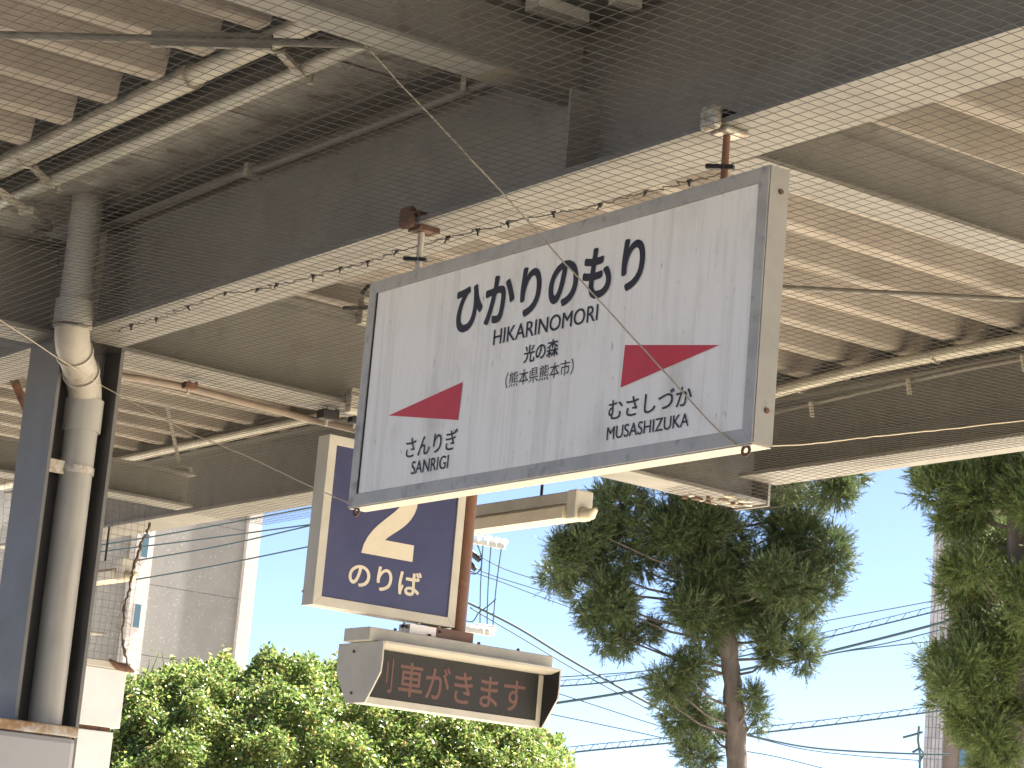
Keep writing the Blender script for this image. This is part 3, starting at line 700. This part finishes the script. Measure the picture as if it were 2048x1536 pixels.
obox(0, wS, .03, 8, -1.1, 26).build("strip_backing", grout, br_)
ntile = 5; tw_ = wS/ntile; zz = -1.1
zlo = far(1850,1560,dR)[2]-1.5
tl_me = None
rows = [zlo+k*.36 for k in range(int((16-zlo)/.36))]
for k, z in enumerate(rows):
    for j in range(ntile):
        obox(j*tw_+.012, (j+1)*tw_-.012, 0, .028, z+.012, z+.348).build("wall_tile", lavt, br_)
obox(wS+.001, wS+6, .5, 9, -1.1, 26).build("side_wall", brownw, br_)
for k in range(6):
    z0 = far(1900,1250,dR)[2]-6.4+3.2*k
    obox(wS+.55, wS+1.1, .44, .499, z0, z0+2.2).build("window", glassb, br_)

# ------------------------------------------------------------------ utility pole and wires
DP = 32.0
def W(px, py, d=DP): return Vector(far(px, py, d))
pole = thing("utility_pole", (W(884,1300).x, W(884,1300).y, -1.1), "utility pole with cross arms and white insulators behind the number sign", "pole")
pt = W(893,1010); pbm = (W(884,1300).x, W(884,1300).y)
MB().tube([(*pbm,-1.1),(*pbm,pt.z)], [.17,.12], 14).build("shaft", polec, pole)
for (x0,y0),(x1,y1) in (((870,1068),(1008,1094)),((870,1248),(985,1268))):
    MB().bar(W(x0,y0), W(x1,y1), .06, .06).build("cross_arm", galv, pole)
for q in ((958,1078),(976,1086),(992,1090),(1007,1093),(955,1262),(968,1263),(980,1265),(985,1266)):
    c = W(*q); MB().tube([c+Vector((0,0,-.03)),c+Vector((0,0,.03)),c+Vector((0,0,.04)),c+Vector((0,0,.085)),c+Vector((0,0,.1))], [.03,.03,.055,.05,.02], 10).build("insulator", insul, pole)
for q in ((955,1070),(936,1278)):
    c = W(*q); MB().tube([c,c+Vector((0,0,.2))], [.05,.035], 10).build("insulator", insul, pole)
for (x0,y0),(x1,y1) in (((934,1096),(960,1122)),((930,1118),(952,1140))):
    MB().tube([W(x0,y0), W((x0+x1)/2,(y0+y1)/2), W(x1,y1)], [.025,.045,.03], 8).build("cut_out_switch", dark, pole)
def wire(label, pts, r=.011, d=DP, lash=False, group=None):
    P = [W(*q, d if len(q) < 3 else q[2]) if len(q) == 2 else W(*q) for q in pts]
    # smooth through the points
    out = []
    for i in range(len(P)-1):
        p0, p1, p2, p3 = P[max(i-1,0)], P[i], P[i+1], P[min(i+2,len(P)-1)]
        for k in range(8):
            t = k/8; out.append(.5*((2*p1)+(p2-p0)*t+(2*p0-5*p1+4*p2-p3)*t*t+(3*p1-p0-3*p2+p3)*t**3))
    out.append(P[-1])
    if lash:
        r_ = thing("overhead_cable", P[0], label, "cable", group); MB().tube(out, r, 6).build("cable", wirem, r_)
        up = [q+Vector((0,0,.075)) for q in out]; MB().tube(up, r*.45, 5).build("messenger_wire", wirem, r_)
        sp_ = []; n = len(out)*4
        for k in range(n):
            t = k/(n-1)*(len(out)-1); i = min(int(t), len(out)-2); q = out[i].lerp(out[i+1], t-i)
            sp_.append(q+Vector((0,0,.0375+.045*math.sin(k*.9+.5*math.sin(k*.13)))))
        MB().tube(sp_, r*.35, 4).build("lashing_wire", wirem, r_)
    else:
        tag(MB().tube(out, r, 6).build("overhead_wire", wirem), label, "wire", group)
wire("upper wire crossing the grey building below the eave", [(120,1105),(198,1091),(301,1074),(410,1055),(640,1012)])
wire("second wire from the top across the grey building", [(120,1118),(198,1104),(400,1079),(622,1049),(900,1015)])
wire("third wire across the grey building joining the one above", [(120,1146),(267,1122),(440,1092),(622,1051),(900,985)])
wire("lowest wire across the grey building towards the number sign", [(100,1188),(193,1172),(400,1137),(619,1093),(900,1035)])
wire("thick cable falling from the pole to the centre tree", [(935,1205),(960,1217),(1040,1258),(1150,1325),(1300,1408),(1420,1470)], .018)
wire("thin cable just under the thick falling cable", [(940,1215),(965,1230),(1050,1280),(1160,1345),(1300,1420)], .009)
wire("topmost thin wire between pole and centre tree", [(930,1095),(1000,1134),(1078,1161),(1250,1215)], .007)
wire("middle thin wire between pole and centre tree", [(930,1112),(965,1143),(1085,1182),(1250,1232)], .007)
wire("lower thin wire between pole and centre tree", [(930,1139),(1000,1163),(1085,1195),(1250,1255)], .007)
for k, (x0,y0,x1,y1) in enumerate(((966,1090,960,1262),(982,1092,974,1262),(1003,1094,985,1262))):
    wire("vertical jumper wire between the two cross arms of the pole", [(x0,y0),((x0+x1)/2-2,(y0+y1)/2),(x1,y1)], .008, group="jumper wires on the utility pole")
wire("curved jumper wire looping from the upper cross arm", [(955,1090),(962,1110),(962,1135),(950,1148),(930,1142)], .009)
wire("looping service wire at the lower cross arm", [(928,1240),(945,1243),(958,1225),(975,1213),(992,1198)], .009)
wire("lashed cable right of the display, upper of the pair", [(1090,1374),(1200,1366),(1320,1347),(1590,1289),(1760,1250),(1910,1213),(2060,1175)], .012, lash=True)
wire("thin wire above the lashed cables beside the display", [(1090,1356),(1300,1341),(1450,1318)], .008)
wire("thick black cable rising from display to right building", [(1085,1410),(1200,1393),(1320,1372),(1590,1318),(1750,1280),(1910,1238),(2060,1195)], .02)
wire("wire sagging just under the thick rising cable", [(1590,1322),(1700,1300),(1780,1285),(1910,1252),(2050,1215)], .009)
wire("nearly level wire under the thick rising cable", [(1590,1325),(1690,1303),(1860,1283),(2050,1262)], .009)
wire("thin wire highest in the gap between the two trees", [(1560,1258),(1660,1240),(1860,1203),(2050,1165)], .007)
wire("lowest lashed cable between the two trees", [(1080,1512),(1200,1499),(1330,1487),(1500,1468),(1700,1445),(1890,1420),(2060,1395)], .014, lash=True)
wire("thin sloping wire under the display's right end", [(1060,1372),(1120,1388),(1300,1446),(1420,1480)], .008)
wire("thin wavy wire above the hedge's right end", [(1060,1420),(1120,1432),(1300,1470),(1450,1505)], .008)
wire("cable falling right from the centre tree trunk", [(1400,1450),(1495,1470),(1600,1492),(1700,1502),(1840,1508),(1900,1509)], .014)
wire("thin wire just below the cable falling from the trunk", [(1400,1455),(1495,1472),(1600,1497),(1700,1510),(1840,1521)], .007)
wire("lowest wire leaving the picture right of the trunk", [(1400,1488),(1495,1503),(1560,1515),(1660,1540)], .008)
pb2 = thing("pole_bracket", W(1842,1500,40), "thin pole top bracket in front of the tiled building", "bracket")
MB().tube([W(1838,1600,40),W(1840,1510,40),W(1836,1480,40),W(1838,1452,40)], .02, 8).build("rod", wirem, pb2)
MB().tube([W(1806,1475,40),W(1825,1470,40),W(1845,1464,40)], .02, 8).build("arm", wirem, pb2)
MB().tube([W(1825,1505,40),W(1840,1496,40),W(1848,1508,40),W(1838,1525,40)], .022, 8).build("loop", wirem, pb2)

# ------------------------------------------------------------------ hedge
def leaves(cen, nrm, size, jitter, fold=.25):
    """diamond leaves with a fold: 4 vertices + 2 triangles each"""
    n = len(cen); nr = nrm+rng.normal(0, jitter, (n,3)); nr /= np.linalg.norm(nr, axis=1, keepdims=True)+1e-9
    t = np.cross(nr, rng.normal(0,1,(n,3))); t /= np.linalg.norm(t, axis=1, keepdims=True)+1e-9; b = np.cross(nr, t)
    s = size*(rng.uniform(.5,1.45,(n,1)))
    V = np.stack([cen-t*s*.5, cen+b*s*.3+nr*s*fold*.3, cen+t*s*.5-nr*s*.1, cen-b*s*.3+nr*s*fold*.3], axis=1).reshape(-1,3)
    i = np.arange(n)*4
    F = np.concatenate([np.stack([i,i+1,i+2],1), np.stack([i,i+2,i+3],1)])
    return V, F
HD = 20.0
top = [(150,1352),(230,1350),(262,1342),(300,1327),(350,1316),(400,1310),(452,1298),(478,1318),(500,1326),(535,1314),(590,1308),(640,1312),(690,1316),(760,1330),(850,1352),(940,1378),(1020,1402),(1090,1434),(1125,1475),(1145,1530),(1160,1600)]
tx = np.array([q[0] for q in top]); ty = np.array([q[1] for q in top])
hf = Vector((FW[0],FW[1],0)).normalized(); hr_ = Vector((RT[0],RT[1],0)).normalized()
def hedge_layer(n, inset, size, jit, zmin=.9):
    px = rng.uniform(150,1165,n); th = rng.uniform(0,1,n)**.8
    tp = np.interp(px, tx, ty); R_ = 2.4
    py = tp; base = np.array([far(a,b,HD) for a,b in zip(px,py)])-np.array([0,0,.13])
    ang = th*1.35-.25                                # 0 = top, pi/2 = facing the camera
    down = np.where(ang < math.pi/2, R_*(1-np.cos(ang)), R_+(ang-math.pi/2)*6)
    fwd = np.where(ang < math.pi/2, np.sin(ang)*R_, R_)
    nrm = np.stack([-hf.x*np.sin(np.minimum(ang,1.57)), -hf.y*np.sin(np.minimum(ang,1.57)), np.cos(np.minimum(ang,1.57))], 1)
    pos = base+np.stack([-hf.x*fwd,-hf.y*fwd,-down],1)
    lump = np.array([mnoise.noise(Vector(p)*1.7)*.13+mnoise.noise(Vector(p)*4.5)*.16 for p in pos])
    endk = np.clip((px-1010)/150, 0, 1); 
    pos = pos+nrm*(lump-inset+rng.normal(0,.025,n))[:,None]
    keep = pos[:,2] > zmin
    return leaves(pos[keep], nrm[keep], size, jit)
hg = thing("hedge", (*(Vector(far(650,1500,HD)).xy), -1.1), "tall sunlit leafy hedge with yellow green leaves beyond the platform", "hedge")
parts = [hedge_layer(60000, 0, .037, .95), hedge_layer(52000, .05, .041, .95), hedge_layer(30000, .13, .05, .95), hedge_layer(14000, .28, .072, .95)]
V = np.concatenate([q[0] for q in parts]); off = np.cumsum([0]+[len(q[0]) for q in parts[:-1]]); F = np.concatenate([q[1]+o for q,o in zip(parts,off)])
o = bpy.data.objects.new("foliage", raw_mesh("foliage", V-np.array(hg.location), F, leafm)); COL.objects.link(o); o.parent = hg
for k in range(14):
    b0 = Vector(far(190+70*k,1560,HD)); b0.z = -1.1; t0 = Vector(far(190+70*k+random.uniform(-30,30), np.interp(190+70*k,tx,ty)+55, HD-.3))
    MB().tube([b0, b0.lerp(t0,.5)+Vector((random.uniform(-.2,.2),random.uniform(-.2,.2),0)), t0], [.04,.028,.008], 6).build("stem", twig, hg)
for (x0,y0),(x1,y1),(x2,y2) in (((300,1330),(318,1306),(300,1300)),((330,1328),(325,1310),(322,1300)),((285,1345),(298,1330),(300,1318))):
    MB().tube([far(x0,y0+20,HD-.6),far(x1,y1,HD-.6),far(x2,y2,HD-.6)], [.006,.004,.002], 5).build("shoot", leafm, hg)
for k in range(55):
    x = random.uniform(245,1130); y = np.interp(x,tx,ty); a = Vector(far(x,y+12,HD-random.uniform(0,.6))); h = random.uniform(.05,.16)
    a.z -= .06; tip = a+Vector((random.uniform(-.06,.06),random.uniform(-.06,.06),h)); n = 7
    c = np.array([a.lerp(tip,t)+Vector((random.uniform(-.02,.02),)*3) for t in np.linspace(.1,1,n)])
    V, F = leaves(c, np.tile([0,0,1.0],(n,1)), .055, .9)
    o = bpy.data.objects.new("shoot", raw_mesh("shoot", V-np.array(hg.location), F, leafm)); COL.objects.link(o); o.parent = hg

# ------------------------------------------------------------------ cedars
def plumes(cen, out, L_, nn=20, w=.0062, up=.25):
    """feathery sprays: a short curved twig with narrow needles set along it"""
    n = len(cen); d = out+rng.normal(0,.45,(n,3))+np.array([0,0,up]); d /= np.linalg.norm(d,axis=1,keepdims=True)+1e-9
    L1 = L_*rng.uniform(.55,1.35,(n,1)); side = np.cross(d, rng.normal(0,1,(n,3))); side /= np.linalg.norm(side,axis=1,keepdims=True)+1e-9
    oth = np.cross(d, side); curve = rng.normal(0,.16,(n,3))*L1+np.array([0,0,.10])*L1
    V = []
    for k in range(nn):
        t = (k+.5)/nn; a = cen+d*L1*t+curve*t*t; ph = rng.uniform(0,6.283,(n,1))
        r = side*np.cos(ph)+oth*np.sin(ph); nd = d*.85+r*(.62*(1-.5*t)); nd /= np.linalg.norm(nd,axis=1,keepdims=True)
        ln = .062*(1.15-.6*t)*rng.uniform(.7,1.3,(n,1)); sd = np.cross(nd, rng.normal(0,1,(n,3))); sd /= np.linalg.norm(sd,axis=1,keepdims=True)+1e-9
        V.append(np.stack([a-sd*w*.5, a+sd*w*.5, a+nd*ln], 1))
    V = np.concatenate(V).reshape(-1,3); F = np.arange(len(V)).reshape(-1,3)
    return V, F
def cedar(name_label, D, trunk_px, clumps, m, seed, dens=1.0, extra=()):
    global rng
    rng = np.random.default_rng(seed); random.seed(seed)
    tp = [Vector(far(x,y,D)) for x,y in trunk_px]; base = tp[0].copy()
    t = thing("cedar_tree", (base.x, base.y, -1.1), name_label, "tree")
    # trunk continues straight down to the ground
    b = Vector((base.x+(tp[0].x-tp[1].x)*.0, base.y, -1.1))
    pts = [b, b.lerp(tp[0],.5)]+tp
    rad = [.15,.125]+[.108*(1-.5*k/len(tp)) for k in range(len(tp))]
    fine = []; fr = []
    for i in range(len(pts)-1):
        for k in range(5):
            s = k/5; fine.append(pts[i].lerp(pts[i+1],s)+Vector((random.uniform(-.012,.012),random.uniform(-.012,.012),0))); fr.append((rad[i]*(1-s)+rad[i+1]*s)*random.uniform(.95,1.07))
    fine.append(pts[-1]); fr.append(rad[-1])
    MB().tube(fine, fr, 14).build("trunk", bark, t)
    C, O = [], []
    for (x,y,rp_) in list(clumps)+list(extra):
        r = rp_*D/F_PX; dz = random.uniform(-.45,.45)
        c = Vector(far(x,y,D+dz))
        # limb from the trunk to the clump
        zt_ = min(max(c.z-.25, tp[0].z-1), tp[-1].z); k = min(range(len(fine)), key=lambda i: abs(fine[i].z-zt_)); s = fine[k]
        MB().tube([s, s.lerp(c,.5)+Vector((0,0,-.06)), c], [.017,.012,.005], 7).build("limb", bark, t)
        n = int(560*dens*(rp_/70)**2)
        for sub in range(max(3, int(rp_/14))):
            dv = np.array([random.gauss(0,1),random.gauss(0,1),random.gauss(0,.8)]); dv /= np.linalg.norm(dv)
            cc = np.array(c)+dv*r*random.uniform(.2,.95); rr = r*random.uniform(.25,.55); nn = max(14, n//max(3,int(rp_/14)))
            q = rng.normal(0,1,(nn,3)); q /= np.linalg.norm(q,axis=1,keepdims=True); rad_ = rr*rng.uniform(.35,1.0,(nn,1))**.6
            C.append(cc+q*rad_); ov = q*.8+(cc-np.array(c))/r*.6; O.append(ov)
    C = np.concatenate(C); O = np.concatenate(O); O /= np.linalg.norm(O,axis=1,keepdims=True)+1e-9
    V, F = plumes(C, O, .135)
    o = bpy.data.objects.new("crown", raw_mesh("crown", V-np.array(t.location), F, m)); COL.objects.link(o); o.parent = t
    return t
c1 = [(1145,1120,62),(1115,1150,40),(1170,1185,68),(1215,1110,70),(1225,1215,62),(1265,1275,52),(1200,1260,40),(1250,1040,85),(1180,1060,45),(1285,1115,42),
      (1345,1050,90),(1395,1140,85),(1380,1220,70),(1440,1060,90),(1440,1170,90),(1480,1240,80),(1520,1120,85),(1540,1200,75),(1575,1060,70),(1600,1140,70),(1622,1190,56),(1635,1095,52),(1560,1160,70),(1615,1010,62),(1660,985,50),(1695,962,28),
      (1580,1255,58),(1610,1290,42),(1420,1280,62),(1550,1310,50),(1375,1352,42),(1350,1378,46),(1370,1420,58),(1330,1400,30),(1410,1450,55),(1400,1500,48),(1502,1395,30),(1515,1430,26),(1450,960,85),(1350,965,80),(1540,960,75)]
ex1 = [(1400,860,110),(1500,850,110),(1300,880,100),(1450,740,110),(1380,640,95),(1500,680,90),(1450,540,70),(1560,880,80),(1450,440,50)]
cedar("clipped cedar with bare grey trunk in the middle distance, centre right", 24.0, [(1476,1560),(1472,1490),(1466,1400),(1460,1320),(1450,1240),(1440,1100),(1440,900),(1440,500)], c1, needle, 3, 1.45, ex1)
c2 = [(1900,960,62),(1865,945,42),(1850,985,26),(1930,1000,60),(1985,960,85),(2040,1000,85),(1960,1060,60),(2010,1090,60),(1940,1120,55),(1925,1170,50),(1980,1170,75),(2040,1180,75),(1935,1230,58),(1990,1260,75),(1905,1290,55),(1880,1340,40),(1950,1320,75),(2030,1310,80),(1915,1370,55),(1980,1400,75),(2040,1420,75),(1950,1440,45),(1990,1480,60),(2040,1520,70),(1975,1530,45),(1900,1420,30)]
ex2 = [(2000,860,90),(2080,900,100),(2120,1050,110),(2140,1250,110),(2120,1420,110),(2060,760,90),(2120,800,80),(2040,640,70)]
cedar("brighter cedar at the right edge in front of the tiled building", 21.0, [(2040,1560),(2038,1450),(2036,1300),(2034,1100),(2032,900),(2030,700)], c2, needle2, 5, 1.15, ex2)
